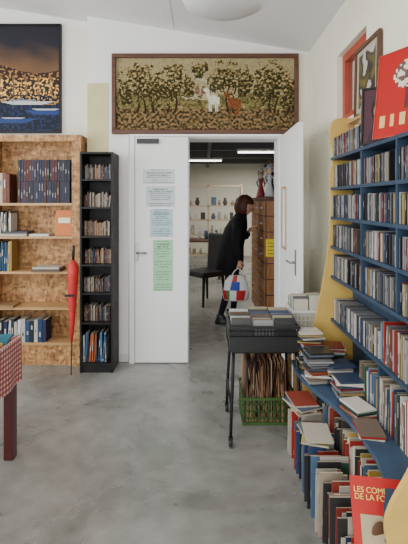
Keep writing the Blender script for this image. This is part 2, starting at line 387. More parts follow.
def harbour(u,v):
    n=noise.noise(Vector((u*4,v*9,3))); n2=noise.noise(Vector((u*30,v*45,1))); n3=noise.noise(Vector((u*60,v*60,2)))
    hill=.60+.05*math.sin(u*5+1)+.02*noise.noise(Vector((u*12,0,8)))
    if v>hill:
        t=(v-hill)/(1-hill)
        c=Vector((.16,.085,.040)).lerp(Vector((.020,.020,.028)),min(1,max(0,t*1.7+.35*n)))
    elif v>.34:
        c=Vector((.030,.017,.012))
        if n2>.16: c=Vector((.80,.42,.09)) if v<.50 else Vector((.35,.17,.05))
        elif int(u*34)%5==0 and v<.52: c=Vector((.16,.09,.045))
    else:
        c=Vector((.006,.009,.022)); 
        if n2>.12: c=Vector((.38,.19,.045)) if v>.25 else Vector((.012,.025,.07))
    def bt(cx,cy,w,h): return abs(u-cx)<w*(1+(v-cy)/h*.3) and abs(v-cy)<h
    if bt(.62,.27,.26,.016) : c=Vector((.50,.50,.50))
    if bt(.56,.292,.13,.010): c=Vector((.22,.28,.34))
    if bt(.84,.18,.20,.020) or bt(.45,.10,.22,.020): c=Vector((.02,.045,.17))
    if bt(.84,.206,.13,.008) or bt(.45,.126,.12,.007): c=Vector((.45,.45,.44))
    if n3>.42 and .3<v<.48: c=Vector((1,.75,.35))
    for m_,tp_ in ((.45,.50),(.66,.56),(.80,.50)):
        if abs(u-m_)<.003 and .22<v<tp_: c=Vector((.10,.08,.07))
    return (max(0,c.x),max(0,c.y),max(0,c.z))
pp=empty('harbour_poster',(-1.7,4.17,2.65))
s_=F/4.17; pz1=H+(202-24)/s_; pz0=H+(202-133)/s_; pxr=(61-204)/s_; pxl=pxr-.85
b=MB(); b.panel(Matrix.Translation(((pxl+pxr)/2,4.172,(pz0+pz1)/2)),pxr-pxl-.03,pz1-pz0-.03,150,190,harbour); b.done('print','poster',pp)
b=MB()
for a in [(pxl,pxr,pz0,pz0+.018),(pxl,pxr,pz1-.018,pz1),(pxl,pxl+.018,pz0+.018,pz1-.018),(pxr-.018,pxr,pz0+.018,pz1-.018)]: b.bb(a[0],a[1],4.16,4.198,a[2],a[3])
b.bb(pxl+.01,pxr-.01,4.175,4.195,pz0+.01,pz1-.01); b.done('frame','black_wood',pp)

# ---------------------------------------------------------------- OSB bookcase
b=MB(); xl,xr=-2.7,-1.125; yf,yb=3.95,4.19
b.bb(xl,xr,yb-.012,yb,0.0,2.115); b.bb(xr-.02,xr,yf,yb-.012,0,2.115); b.bb(xl,xl+.02,yf,yb-.012,0,2.115); b.bb(-1.98,-1.96,yf+.005,yb-.012,.09,2.1)
shz=[.205,.53,.86,1.185,1.49]
for z in shz: b.bb(xl+.02,xr-.02,yf+.002,yb-.012,z-.022,z,mat=1)
b.bb(xl+.02,xr-.02,yf,yb-.012,2.09,2.115)
b.bb(xl+.02,xr-.02,yf+.01,yf+.03,0,.183)
b.bb(xr-.085,xr-.0,yf-.018,yf,0,2.115,mat=0); b.bb(xl,xr-.085,yf-.018,yf,2.055,2.115,mat=0)
b.done('chipboard_bookcase',['osb','pine'])
b=MB()
book_row(b,back_T(-1.72,3.965,1.4905),.50,.20,.15,(.022,.026),P_DARK,hj=.01,lab=.25,strips=.9)
book_row(b,back_T(-1.72,3.975,1.692),.50,.20,.14,(.022,.026),P_DARK,hj=.01,lab=.25,strips=.9)
book_row(b,back_T(-1.955,3.965,1.4905),.2,.29,.15,(.025,.035),[(.13,.03,.015),(.18,.05,.025),(.08,.012,.01),(.42,.35,.25)],hj=.1,lean=.4)
book_row(b,back_T(-1.955,3.97,1.1855),.19,.24,.15,(.012,.02),[(.05,.08,.16),(.6,.58,.55),(.12,.09,.06)],hj=.2,lean=.8)
b.box((-1.29,3.99,1.1855+.12),(.17,.02,.235),[(.6,.55,.45)]*2+[(.55,.15,.03)]*4,rot=(-.12,0,0))
b.box((-1.29,3.972,1.33),(.11,.002,.05),(.75,.7,.5),rot=(-.12,0,0))
b.box((-1.75,4.02,1.1855+.012),(.25,.17,.022),(.40,.37,.30)); b.box((-1.73,4.02,1.1855+.034),(.22,.16,.02),(.05,.05,.06)); b.box((-1.52,4.03,1.1855+.01),(.18,.15,.018),(.6,.6,.55))
book_row(b,back_T(-1.955,3.965,.8605),.19,.28,.15,(.012,.022),[(.01,.06,.12),(.02,.15,.24),(.6,.6,.6),(.4,.24,.05)],hj=.15,lean=.7)
b.box((-1.45,4.02,.8605+.012),(.26,.18,.022),(.10,.07,.05)); b.box((-1.45,4.02,.8605+.032),(.24,.17,.014),(.5,.47,.4))
b.box((-1.85,4.02,.5305+.01),(.2,.17,.018),(.3,.17,.08))
book_row(b,back_T(-1.955,3.965,.2055),.55,.22,.15,(.02,.045),[(.6,.6,.58),(.5,.5,.48),(.015,.02,.07),(.02,.07,.17),(.02,.02,.03)],hj=.2,lean=.2)
for z,l in ((1.4905,.6),(1.1855,.5),(.8605,.6),(.2055,.6)): book_row(b,back_T(-2.66,3.965,z),l,.24,.15,(.02,.04),P_BOOK,hj=.3)
b.done('old_book_collection','books')

b=MB(); xl,xr,yf,yb,zt=-1.09,-.80,3.77,4.035,1.94
b.bb(xl,xl+.016,yf,yb,0,zt); b.bb(xr-.016,xr,yf,yb,0,zt); b.bb(xl,xr,yb-.008,yb,0,zt); b.bb(xl+.016,xr-.016,yf,yb,zt-.016,zt)
bz=[.085,.44,.70,.95,1.20,1.455,1.70]
for z in bz: b.bb(xl+.016,xr-.016,yf+.003,yb-.008,z-.014,z)
b.bb(xl+.016,xr-.016,yf+.01,yf+.02,0,.071)
b.done('narrow_black_bookcase','black_wood')
b=MB()
for i,z in enumerate(bz):
    if i==0: book_row(b,back_T(-1.07,3.80,z+.0005),.225,.27,.15,(.010,.018),[(.4,.1,.03),(.04,.12,.25),(.55,.4,.08),(.05,.16,.08),(.5,.5,.5),(.03,.03,.05)],hj=.15,lean=.9)
    else: book_row(b,back_T(-1.07,3.83+R.uniform(0,.03),z+.0005),.245,.14,.13,(.009,.014),P_DVD+P_BROWN+[(.34,.31,.25)]*2,hj=.25,lean=.15,lab=.3)
b.done('paperback_collection','books')

T=Matrix.Rotation(-.06,4,'X')
b=MB(); c=(-1.15,3.72,.002)
b.lathe(c,[(.004,0),(.006,.12),(.007,.30)],8,mat=1,T=T)
b.lathe(c,[(.010,.28),(.022,.42),(.036,.62),(.048,.85),(.050,.92),(.034,.96),(.014,.99)],10,mat=0,T=T)
b.lathe(c,[(.012,.985),(.014,1.10),(.006,1.12)],10,mat=1,T=T)
b.box((-1.15,3.67,.70),(.078,.012,.02),mat=1)
b.done('folded_umbrella',['red_cloth','black_plastic'])

# ---------------------------------------------------------------- table with checked cloth
t=empty('covered_table',(-1.48,1.9,0))
b=MB(); b.bb(-1.93,-1.10,1.3,2.56,.675,.70)
for x,y in ((-1.135,2.52),(-1.89,2.52),(-1.135,1.34),(-1.89,1.34)):
    b.prism([(x-.028,y-.028),(x+.028,y-.028),(x+.028,y+.028),(x-.028,y+.028)],'z',0,.675)
b.done('frame_and_legs','dark_red',t,.003)
def chk(i,j): 
    a=(i%2)+(j%2); return [(.62,.55,.50),(.40,.09,.08),(.22,.015,.018)][a]
b=MB(); q=.014
def strip(p0,du,nu,dv,nv,amp=0):
    for i in range(nu):
        for j in range(nv):
            pts=[]
            for (a,c_) in ((0,0),(1,0),(1,1),(0,1)):
                u=i+a; v=j+c_; p=Vector(p0)+Vector(du)*u+Vector(dv)*v
                if amp: 
                    nrm=Vector(du).cross(Vector(dv)).normalized(); p+=nrm*amp*(v/nv)*math.sin(u*.45)
                pts.append(p)
            b.add(pts,[(0,1,2,3)],chk(i,j))
strip((-1.945,1.282,.703),(q,0,0),61,(0,q,0),92)
strip((-1.091,1.282,.703),(0,q,0),92,(0,0,-q),19,.006)
strip((-1.945,2.57,.703),(q,0,0),61,(0,0,-q),19,.006)
strip((-1.945,1.282,.703),(q,0,0),61,(0,0,-q),19,.006)
b.done('checked_cloth','books',t)
b=MB()
for k in range(5): b.box((-1.32+R.uniform(-.02,.02),2.35+R.uniform(-.02,.02),.716+k*.020),(.24,.17,.018),R.choice(P_BOOK),rot=(0,0,R.uniform(-.3,.3)))
b.box((-1.17,2.46,.713),(.11,.16,.015),(.02,.14,.2),rot=(0,0,.2)); b.box((-1.18,2.3,.713),(.12,.17,.015),(.5,.38,.1),rot=(0,0,-.1))
b.done('book_pile','books')

# ---------------------------------------------------------------- blue CD shelving (right)
XF=.83; YE=2.82
b=MB()
b.bb(.975,.988,1.44,YE,.0,1.79)
for z in (1.79,1.595,1.405,1.215,1.02,.74): b.bb(XF,.975,1.44,YE,z-.018,z)
for y in (2.28,1.86): b.bb(XF+.002,.975,y-.008,y+.008,1.02,1.772)
b.bb(XF,.975,2.04,2.056,.465,.722)
led=[(.575,YE),(.565,2.65),(.58,2.5),(.62,2.35),(.665,2.2),(.69,2.05),(.70,1.9),(.70,1.75),(.68,1.62),(.64,1.52),(.60,1.44),(.975,1.44),(.975,YE)]
b.prism(led,'z',.44,.465,mat=2)
b.bb(.72,.975,YE-.04,YE,0,.44)
def wavy(pts):
    out=[]; n=len(pts)
    for i in range(n-1):
        p0=pts[max(0,i-1)];p1=pts[i];p2=pts[i+1];p3=pts[min(n-1,i+2)]
        for k in range(6):
            t=k/6; out.append(tuple(.5*((2*p1[j])+(-p0[j]+p2[j])*t+(2*p0[j]-5*p1[j]+4*p2[j]-p3[j])*t*t+(-p0[j]+3*p1[j]-3*p2[j]+p3[j])*t**3) for j in (0,1)))
    out.append(pts[-1]); return out
far=wavy([(.93,2.05),(.855,2.04),(.825,1.95),(.845,1.80),(.825,1.65),(.835,1.5),(.825,1.3),(.805,1.12),(.78,.97),(.75,.82),(.71,.65),(.66,.5),(.64,.40),(.66,.2),(.68,0)])
b.prism(far+[(.988,0),(.988,2.05)],'y',YE+.002,YE+.022,mat=1)
near=wavy([(.90,1.85),(.82,1.80),(.80,1.6),(.82,1.3),(.80,1.05),(.75,.8),(.685,.62),(.62,.50),(.60,.42),(.62,.3),(.63,.15),(.61,0)])
b.prism(near+[(.988,0),(.988,1.85)],'y',1.415,1.438,mat=1)
b.done('blue_media_shelving',['blue','yellow','blue_top'])
b=MB(); GP=(.16,.16,.17)
for z in (1.595,1.405,1.215,1.02):
    for y0,L in ((YE-.005,.525),(2.268,.395),(1.848,.40)):
        book_row(b,right_T(y0,XF+.004+R.uniform(0,.008),z+.0005),L,.140,.125,(.0075,.0115),P_CD,lean=.04,hj=.07,dj=.014,fill=.985,lab=.36,page=GP)
book_row(b,right_T(YE-.005,XF+.01,.7405),.74,.14,.125,(.009,.0115),P_CD,lean=.1,hj=.06,fill=.95,page=GP)
book_row(b,right_T(2.06,XF+.01,.7405),.60,.20,.125,(.009,.016),P_CD+P_BOOK,lean=.1,hj=.1,page=GP)
book_row(b,right_T(YE,XF+.01,1.7905),.57,.128,.125,(.0085,.0115),P_CD,lean=.05,hj=.04,page=GP)
b.done('cd_collection','cds')
b=MB()
book_row(b,right_T(2.3,XF-.005,.4655),.24,.20,.13,(.010,.02),P_BOOK,lean=.3,hj=.15)
book_row(b,right_T(2.03,XF-.01,.4655),.58,.225,.14,(.005,.014),P_BOOK+[(.55,.52,.44)]*3,lean=.25,hj=.14)
b.done('booklet_collection','books')
b=MB()
for (x,y,n) in ((.655,2.66,23),(.79,2.66,15),(.66,2.49,17),(.77,2.46,11),(.775,2.29,10)):
    z=.4655
    for k in range(n):
        c=R.choice(P_CD+P_CD+P_BOOK); th=.0104
        b.box((x+R.uniform(-.01,.01),y+R.uniform(-.012,.012),z+th/2),(.138,.124,th*.80),c,rot=(0,0,R.uniform(-.2,.2))); z+=th
b.done('stacked_cd_cases','cds')
# loose booklets lying on the ledge
b=MB()
for k,(x,y,a,n) in enumerate([(.76,2.12,.3,5),(.745,1.93,-.15,3)]):
    z=.4655
    for j in range(n):
        b.box((x+R.uniform(-.006,.006),y+R.uniform(-.008,.008),z+.004),(.105,.15,.0075),R.choice(P_BOOK),rot=(0,0,a+R.uniform(-.12,.12))); z+=.0082
b.done('booklet_pile','books')

b=MB()
book_row(b,right_T(2.69,.665,.0005),1.23,.405,.22,(.004,.014),P_BOOK+[(.45,.41,.32)]*2+[(.30,.02,.018),(.02,.02,.02),(.05,.04,.03)],lean=.15,hj=.14,dj=.03)
b.done('vinyl_record_row','books')
b=MB()
book_row(b,right_T(2.62,.50,.0005),1.2,.31,.15,(.003,.010),P_BOOK+[(.45,.40,.30),(.38,.02,.015),(.03,.07,.18),(.22,.14,.07),(.02,.02,.02)],lean=.5,hj=.30,dj=.07)
b.done('comic_book_row','books')
b=MB()
for k,(x,y,a,c) in enumerate([(.565,2.46,.2,(.30,.20,.11)),(.565,2.48,-.1,(.40,.34,.24)),(.56,2.46,.4,(.07,.09,.14)),(.565,2.49,.1,(.28,.05,.03))]):
    b.box((x,y,.330+k*.010),(.14,.19,.0085),[(.45,.40,.30),c]+[(.40,.36,.28)]*4,rot=(0,0,a))
for k,(x,y,a,c) in enumerate([(.56,2.16,-.3,(.40,.30,.12)),(.56,2.17,.1,(.12,.16,.13)),(.565,2.15,-.1,(.44,.40,.33))]):
    b.box((x,y,.326+k*.010),(.13,.18,.0085),[(.45,.40,.30),c]+[(.40,.36,.28)]*4,rot=(0,0,a))
b.done('magazine_pile','books')
mg=empty('red_cover_magazine',(.60,1.50,.40))
T=Matrix.Translation((.615,1.52,.385))@Matrix.Rotation(math.radians(-10),4,'Z')@Matrix.Rotation(math.radians(-32),4,'X')
b=MB(); b.box((0,0,0),(.175,.012,.24),[(.6,.55,.45)]*2+[(.42,.010,.008)]*4,T=T); b.box((0,-.0065,-.045),(.12,.001,.10),(.42,.33,.2),T=T)
b.ball(tuple(T@Vector((0,-.008,-.04))),.028,.004,.036,(.12,.06,.03)); b.ball(tuple(T@Vector((.03,-.008,-.06))),.018,.004,.02,(.04,.08,.15)); b.done('cover','books',mg)
Tt=T@Matrix.Translation((0,-.0075,.07))@Matrix.Rotation(math.pi/2,4,'X')
text('title','LES COMPTES\nDE LA FORET',.0255,Tt,'gold_letter',mg)

def framed(name,c,w,h,rotz,lean,fn,fw=.025,fm='gold',nx=40,ny=50,tk=.02):
    e=empty(name,c); T=Matrix.Translation(c)@Matrix.Rotation(rotz,4,'Z')@Matrix.Rotation(lean,4,'X')@Matrix.Translation((0,0,h/2))
    b=MB(); b.panel(T@Matrix.Translation((0,-.001,0)),w-2*fw+.004,h-2*fw+.004,nx,ny,fn); b.done('picture','poster',e)
    b=MB()
    for cx,cz_,sx,sz in ((0,h/2-fw/2,w,fw),(0,-h/2+fw/2,w,fw),(-w/2+fw/2,0,fw,h-2*fw),(w/2-fw/2,0,fw,h-2*fw)): b.box((cx,0,cz_),(sx,tk,sz),T=T)
    b.box((0,tk*.3,0),(w-fw,tk*.3,h-fw),T=T); b.done('frame',fm,e,.002); return e
def portrait(bg,face,hair,cloth):
    def fn(u,v):
        if ((u-.5)/.20)**2+((v-.58)/.17)**2<1:
            if v>.70: return hair
            if abs(v-.61)<.012 and (abs(u-.42)<.04 or abs(u-.58)<.04): return (.03,.02,.02)
            if abs(v-.49)<.01 and abs(u-.5)<.06: return (.35,.05,.04)
            return face
        if ((u-.5)/.27)**2+((v-.60)/.25)**2<1: return hair
        if v<.40 and abs(u-.5)<.16+.6*(.42-v): return cloth
        return bg
    return fn
rz=math.radians(-90)
framed('portrait_picture',(.89,2.17,1.7915),.19,.30,rz+1.0,-.10,portrait((.06,.02,.03),(.36,.18,.11),(.012,.008,.008),(.03,.012,.02)),fw=.010,fm='black_wood')
def redart(u,v):
    if ((u-.45)/.22)**2+((v-.70)/.17)**2<1: return (.6,.52,.42) if noise.noise(Vector((u*16,v*16,0)))>-.05 else (.10,.06,.05)
    if .12<v<.26 and int(u*14)%2: return (.6,.42,.15)
    if abs(u-.5)<.1 and .3<v<.6: return (.10,.02,.02)
    return (.36,.012,.010)
framed('red_poster_board',(.88,1.84,1.7915),.40,.40,rz+.45,-.12,redart,fw=.004,fm='red_wood',tk=.01)
def photo_w(u,v):
    n=noise.noise(Vector((u*4,v*5,0)))
    if .10<u<.90 and .08<v<.92: return (.05+.25*max(0,n),.04+.2*max(0,n),.035) if n>-.2 else (.45,.42,.36)
    return (.42,.38,.29)
framed('gold_framed_picture',(.965,2.56,2.02),.38,.44,rz,-.02,photo_w,fw=.028,fm='walnut')
b=MB(); b.bb(.93,.972,2.36,2.37,1.925,2.00) ; b.bb(.93,.972,2.77,2.78,1.925,2.00); b.bb(.92,.985,2.36,2.78,2.00,2.018)
b.done('picture_ledge','pine')
b=MB()
b.lathe((.87,2.33,1.9195),[(.03,0),(.034,.01),(.022,.03),(.028,.06),(.012,.09),(.018,.11)],12,(.30,.20,.10)); b.ball((.87,2.33,2.05),.02,.02,.024,(.40,.24,.16))
b.done('shelf_figurine','books')

# ---------------------------------------------------------------- crates
def crate(b,x0,x1,y0,y1,z0,z1,mat,slats=10,rows=3,w=.004,sw=1.6):
    b.bb(x0,x1,y0,y1,z0,z0+.006,mat=mat)
    rim=.018
    for zz in (z0,z1-rim):
        b.bb(x0-.006,x1+.006,y0-.006,y0+w,zz,zz+rim,mat=mat); b.bb(x0-.006,x1+.006,y1-w,y1+.006,zz,zz+rim,mat=mat)
        b.bb(x0-.006,x0+w,y0+w,y1-w,zz,zz+rim,mat=mat); b.bb(x1-w,x1+.006,y0+w,y1-w,zz,zz+rim,mat=mat)
    for i in range(slats+1):
        x=x0+(x1-x0-w*sw)*i/slats; b.bb(x,x+w*sw,y0,y0+w,z0,z1-rim,mat=mat); b.bb(x,x+w*sw,y1-w,y1,z0,z1-rim,mat=mat)
        y=y0+(y1-y0-w*sw)*i/slats; b.bb(x0,x0+w,y,y+w*sw,z0,z1-rim,mat=mat); b.bb(x1-w,x1,y,y+w*sw,z0,z1-rim,mat=mat)
    for j in range(1,rows+1):
        z=z0+(z1-z0)*j/(rows+1)
        b.bb(x0,x1,y0,y0+w,z-.004,z+.004,mat=mat); b.bb(x0,x1,y1-w,y1,z-.004,z+.004,mat=mat); b.bb(x0,x0+w,y0,y1,z-.004,z+.004,mat=mat); b.bb(x1-w,x1,y0,y1,z-.004,z+.004,mat=mat)
rc=empty('rolling_crate_stand',(.37,2.85,0))
b=MB(); crate(b,.158,.588,2.65,3.08,.575,.735,0,20,4,sw=3.2)
b.bb(.158,.588,2.643,2.650,.59,.67); b.done('plastic_crate','black_plastic',rc)
b=MB()
for sx,x in ((-1,.185),(1,.575)):
    for y0,y1 in ((2.69,2.63),(3.02,3.08)):
        b.tube([(x,y0,.57),(x+sx*.008,(y0+y1)/2,.40),(x+sx*.018,y1,.20),(x+sx*.022,y1,.055)],.010)
    b.tube([(x,2.68,.565),(x,3.03,.565)],.009); b.tube([(x+sx*.019,2.635,.24),(x+sx*.019,3.075,.24)],.007)
b.tube([(.185,2.68,.565),(.575,2.68,.565)],.009); b.tube([(.185,3.03,.565),(.575,3.03,.565)],.009)
b.done('tubular_frame','black_wood',rc)
b=MB()
for x in (.163,.597):
    for y in (2.63,3.08):
        T=Matrix.Rotation(math.pi/2,4,'Y'); b.lathe((x,y,.027),[(.018,-.011),(.026,-.008),(.026,.008),(.018,.011)],16,T=T)
        b.bb(x-.014,x+.014,y-.014,y+.014,.05,.062)
b.done('caster_wheels','black_plastic',rc)
b=MB()
for cx in (.240,.376,.512):
    y=2.70
    while y<3.04:
        c=R.choice(P_CD); h_=.145+R.uniform(0,.035); a=-.25+R.uniform(-.09,.07)
        fr=R.choice([(.42,.42,.40),(.22,.22,.22),(.03,.03,.03),(.12,.07,.04),(.02,.02,.02),(.05,.07,.13),(.35,.30,.2)])
        b.box((cx+R.uniform(-.004,.004),y,.588+h_/2),(.128,.006,h_),[(.1,.1,.1),(.22,.22,.22),fr,c,c,c],rot=(a,0,R.uniform(-.03,.03)))
        y+=R.uniform(.012,.024)
b.done('crate_of_cds','cds')
b=MB(); crate(b,.262,.578,2.89,3.22,0.001,.185,0,9,3,sw=2.6); b.done('green_crate','green_plastic')
b=MB()
for (y,sh) in ((2.902,0),(3.01,.02),(3.11,.04)):
    x=.275
    while x<.556:
        w=R.uniform(.003,.008); h_=R.uniform(.33,.43)+sh; c=R.choice(P_BROWN+[(.34,.24,.14),(.02,.02,.02)])
        a=R.uniform(-.13,.13)
        if x-.27<.06: a=abs(a)*.4
        if .56-x<.06: a=-abs(a)*.4
        T=Matrix.Translation((x,y,.008))@Matrix.Rotation(a,4,'Y')
        b.box((w/2,.045,h_/2),(w,.09,h_),c,T=T)
        x+=w+R.uniform(.0005,.003)
b.done('sheet_music_bundle','books')
b=MB()
for x in (.635,.825):
    for y in (2.99,3.19): b.prism([(x-.014,y-.014),(x+.014,y-.014),(x+.014,y+.014),(x-.014,y+.014)],'z',0,.59)
b.bb(.61,.85,2.96,3.22,.59,.612); b.bb(.635,.825,2.985,2.995,.3,.33); b.bb(.635,.825,3.185,3.195,.3,.33)
b.done('wooden_stool','pine',bevel=.003)
b=MB(); crate(b,.615,.842,2.97,3.21,.613,.75,0,8,3); b.done('wire_card_basket','white_plastic')
b=MB()
y=2.99
while y<3.18:
    for cx in (.675,.785):
        h_=R.uniform(.17,.23); b.box((cx,y,.62+h_/2),(.100,.004,h_),R.choice([(.5,.47,.38),(.32,.34,.27),(.2,.25,.2),(.06,.12,.08),(.4,.3,.18),(.5,.49,.44),(.1,.1,.1)]),rot=(-.15+R.uniform(-.05,.05),R.uniform(-.04,.04),0))
    y+=.011
b.done('postcard_bundle','books')

pl=empty('pendant_lamp',(.12,2.5,2.7))
b=MB(); b.lathe((.12,2.5,2.61),[(.02,0),(.10,.004),(.18,.017),(.235,.045),(.25,.08),(.243,.082),(.17,.04),(.05,.02)],40); b.done('shade','lamp_glass',pl)
b=MB(); b.lathe((.12,2.5,2.63),[(.03,0),(.035,.03),(.02,.06),(.005,.07),(.005,cz(.12)-2.63-.03),(.05,cz(.12)-2.63-.028),(.05,cz(.12)-2.63+.005)],16); b.done('stem','white_plastic',pl)

# ---------------------------------------------------------------- far room furniture
b=MB(); X0,X1,Y0_,Y1_=.70,1.25,4.9,6.25
b.bb(X0,X1,Y0_,Y1_,.06,1.53); b.bb(X0-.015,X1+.015,Y0_-.015,Y1_+.015,1.53,1.56); b.bb(X0+.03,X1-.03,Y0_+.03,Y1_-.03,0,.06)
for k in range(8):
    z=.085+k*.18
    for j in range(3):
        y=Y0_+.02+j*.44
        b.bb(X0-.012,X0,y,y+.42,z,z+.165,mat=1); b.box((X0-.022,y+.21,z+.085),(.02,.07,.015),mat=2)
    b.bb(X0+.015,X1-.015,Y0_-.010,Y0_,z,z+.165,mat=1)
    b.box((X0+.15,Y0_-.018,z+.085),(.05,.016,.014),mat=2); b.box((X0+.40,Y0_-.018,z+.085),(.05,.016,.014),mat=2)
b.done('drawer_cabinet',['walnut','honey','grey_metal'])
b=MB(); b.bb(.70,.90,4.868,4.872,.88,1.08,(.80,.62,.02)); 
for k in range(4): b.bb(.72,.88,4.866,4.868,.91+k*.04,.92+k*.04,(.25,.2,.05))
b.done('yellow_sign','paper')
def doll(name,x,y,z,s,dress,hair,hat=None):
    b=MB()
    b.lathe((x,y,z),[(.075*s,0),(.07*s,.03*s),(.05*s,.12*s),(.028*s,.20*s),(.032*s,.26*s),(.036*s,.31*s),(.014*s,.34*s)],16,dress)
    b.tube([(x-.03*s,y,z+.31*s),(x-.07*s,y-.02*s,z+.24*s),(x-.05*s,y-.05*s,z+.19*s)],.011*s,8,dress); b.tube([(x+.03*s,y,z+.31*s),(x+.07*s,y-.02*s,z+.24*s),(x+.05*s,y-.05*s,z+.19*s)],.011*s,8,dress)
    b.ball((x,y,z+.385*s),.042*s,.042*s,.05*s,(.7,.48,.38)); b.ball((x,y+.012*s,z+.395*s),.05*s,.045*s,.055*s,hair)
    for e in (-1,1): b.ball((x+e*.015*s,y-.04*s,z+.39*s),.006*s,.004*s,.006*s,(.02,.02,.03))
    if hat: b.lathe((x,y,z+.42*s),[(.075*s,0),(.075*s,.006*s),(.04*s,.012*s),(.035*s,.05*s),(.02*s,.055*s)],16,hat)
    b.done(name,'books')
doll('porcelain_doll',.77,5.05,1.5605,.80,(.55,.57,.62),(.25,.12,.05),(.5,.5,.55))
doll('porcelain_doll',.93,5.10,1.5605,.85,(.05,.09,.30),(.4,.25,.08),(.4,.03,.03))
doll('porcelain_doll',.84,5.40,1.5605,1.0,(.06,.05,.05),(.03,.02,.015),(.2,.12,.06))
doll('porcelain_doll',.76,5.75,1.5605,.75,(.35,.04,.04),(.2,.12,.06))
doll('porcelain_doll',.80,6.05,1.5605,.9,(.1,.2,.35),(.03,.02,.015),(.55,.5,.4))
ch=empty('black_dining_chair',(.02,6.4,0))
Tc=Matrix.Translation((.02,6.4,0))@Matrix.Rotation(math.radians(-50),4,'Z')
b=MB(); b.box((0,0,.45),(.46,.46,.08),T=Tc)
b.box((0,.215,.76),(.44,.06,.56),T=Tc@Matrix.Rotation(-.06,4,'X')); b.done('seat_and_back','chair_black',ch,.02)
b=MB()
for sx in(-1,1):
    for sy in(-1,1):
        b.tube([tuple(Tc@Vector((sx*.18,sy*.18,.42))),tuple(Tc@Vector((sx*.20,sy*.21,0.001)))],[.024,.016],8)
b.done('legs','black_wood',ch)
b=MB(); b.bb(-1.1,.35,8.3,9.0,.72,.75)
for x in(-1.05,.3):
    for y in(8.35,8.95): b.bb(x-.025,x+.025,y-.025,y+.025,0,.72)
b.done('trestle_table','walnut')
b=MB()
for k in range(9):
    x=-1.0+k*.15; h_=R.uniform(.06,.22)
    b.lathe((x,8.6+R.uniform(-.2,.2),.7505),[(.03,0),(.05,h_*.4),(.03,h_*.8),(.045,h_)],12,R.choice(P_BOOK))
b.done('bric_a_brac_vases','books')
b=MB()
for x in (-.65,.10,.86): b.bb(x-.02,x+.02,9.8,10.1,0,1.90)
for z in (.3,.75,1.10,1.42,1.88): b.bb(-.65,.86,9.8,10.1,z-.03,z)
b.done('display_shelving','pale_wood')
b=MB()
for z in (.3,.75,1.10,1.42):
    for lo,hi in ((-.60,.06),(.15,.82)):
        x=lo
        while x<hi:
            w=R.uniform(.06,.15)
            if x+w>hi: break
            cc_=R.choice([(.5,.48,.42),(.6,.57,.5),(.3,.2,.12),(.1,.13,.2),(.45,.4,.3),(.08,.07,.06)])
            h_=R.uniform(.10,.22)
            if R.random()<.35: b.box((x+w/2,9.93,z+h_/2),(w*.8,.15,h_),cc_)
            else: b.lathe((x+w/2,9.93,z),[(w*.25,0),(w*.45,h_*.4),(w*.2,h_*.8),(w*.3,h_)],12,cc_)
            x+=w+R.uniform(0,.06)
b.done('crockery_collection','books')
b=MB()
for (x,y) in ((-1.0,6.3),(1.2,7.8),(-.2,9.4)):
    b.bb(x-.6,x+.6,y-.05,y+.05,2.42,2.46,mat=1); b.tube([(x-.58,y,2.40),(x+.58,y,2.40)],.014,mat=0)
b.done('fluorescent_batten',['tube','white_plastic'])

# ---------------------------------------------------------------- shopper
PY=5.4
pr=empty('woman_shopper',(.34,PY,0))
def skin(name,pts,edges,rad,mat,root=0,levels=2):
    me=bpy.data.meshes.new(name); me.from_pydata([tuple(p) for p in pts],edges,[]); ob=bpy.data.objects.new(name,me); bpy.context.collection.objects.link(ob)
    bpy.context.view_layer.objects.active=ob
    md=ob.modifiers.new('skin','SKIN'); md.use_smooth_shade=True
    sv=me.skin_vertices[0].data
    for i,r in enumerate(rad): sv[i].radius=(r,r); sv[i].use_root=(i==root)
    ss=ob.modifiers.new('sub','SUBSURF'); ss.levels=levels; ss.render_levels=levels
    me.materials.append(M[mat]); ob.parent=pr; ob.matrix_parent_inverse=Matrix.Translation(-pr.location)
    return ob
J=[(.34,PY,.84),(.355,PY,1.0),(.40,PY,1.17),(.445,PY,1.29),(.48,PY,1.37),
   (.42,PY-.16,1.245),(.39,PY-.21,.99),(.425,PY-.225,.80),
   (.43,PY+.16,1.245),(.50,PY+.22,1.02),(.565,PY+.16,1.10),
   (.34,PY-.09,.80),(.31,PY-.10,.45),(.20,PY-.10,.10),(.20,PY-.10,.045),(.32,PY-.10,.035),
   (.35,PY+.09,.80),(.41,PY+.10,.46),(.37,PY+.10,.10),(.37,PY+.10,.045),(.49,PY+.10,.035)]
E=[(0,1),(1,2),(2,3),(3,4),(2,5),(5,6),(6,7),(2,8),(8,9),(9,10),(0,11),(11,12),(12,13),(13,14),(14,15),(0,16),(16,17),(17,18),(18,19),(19,20)]
RD=[.13,.115,.13,.065,.048,.07,.05,.034,.07,.05,.034,.090,.058,.038,.042,.034,.090,.058,.038,.042,.034]
skin('body',J,E,RD,'trousers')
b=MB()
b.loft([((.315,PY,.66),.165,.20),((.315,PY,.665),.175,.21),((.33,PY,.80),.170,.205),((.345,PY,.95),.155,.19),((.375,PY,1.07),.15,.19),((.405,PY,1.18),.14,.195),((.43,PY,1.26),.115,.165),((.45,PY,1.30),.09,.115),((.462,PY,1.345),.078,.083),((.468,PY,1.36),.068,.072)],24)
def sleeve(a,e,w):
    pts=[Vector(a),Vector(a).lerp(Vector(e),.5),Vector(e),Vector(e).lerp(Vector(w),.5),Vector(w)]
    b.tube(pts,[.080,.072,.062,.054,.046],14)
sleeve(J[5],J[6],J[7]); sleeve(J[8],J[9],J[10])
b.ball(J[5],.08,.075,.075); b.ball(J[8],.08,.075,.075)
b.done('coat','black_cloth',pr)
b=MB()
for x,y in ((.20,PY-.10),(.37,PY+.10)):
    b.loft([((x+.05,y,.001),.115,.042),((x+.05,y,.02),.118,.045),((x+.045,y,.045),.105,.042),((x+.01,y,.075),.06,.038),((x,y,.12),.045,.042)],18)
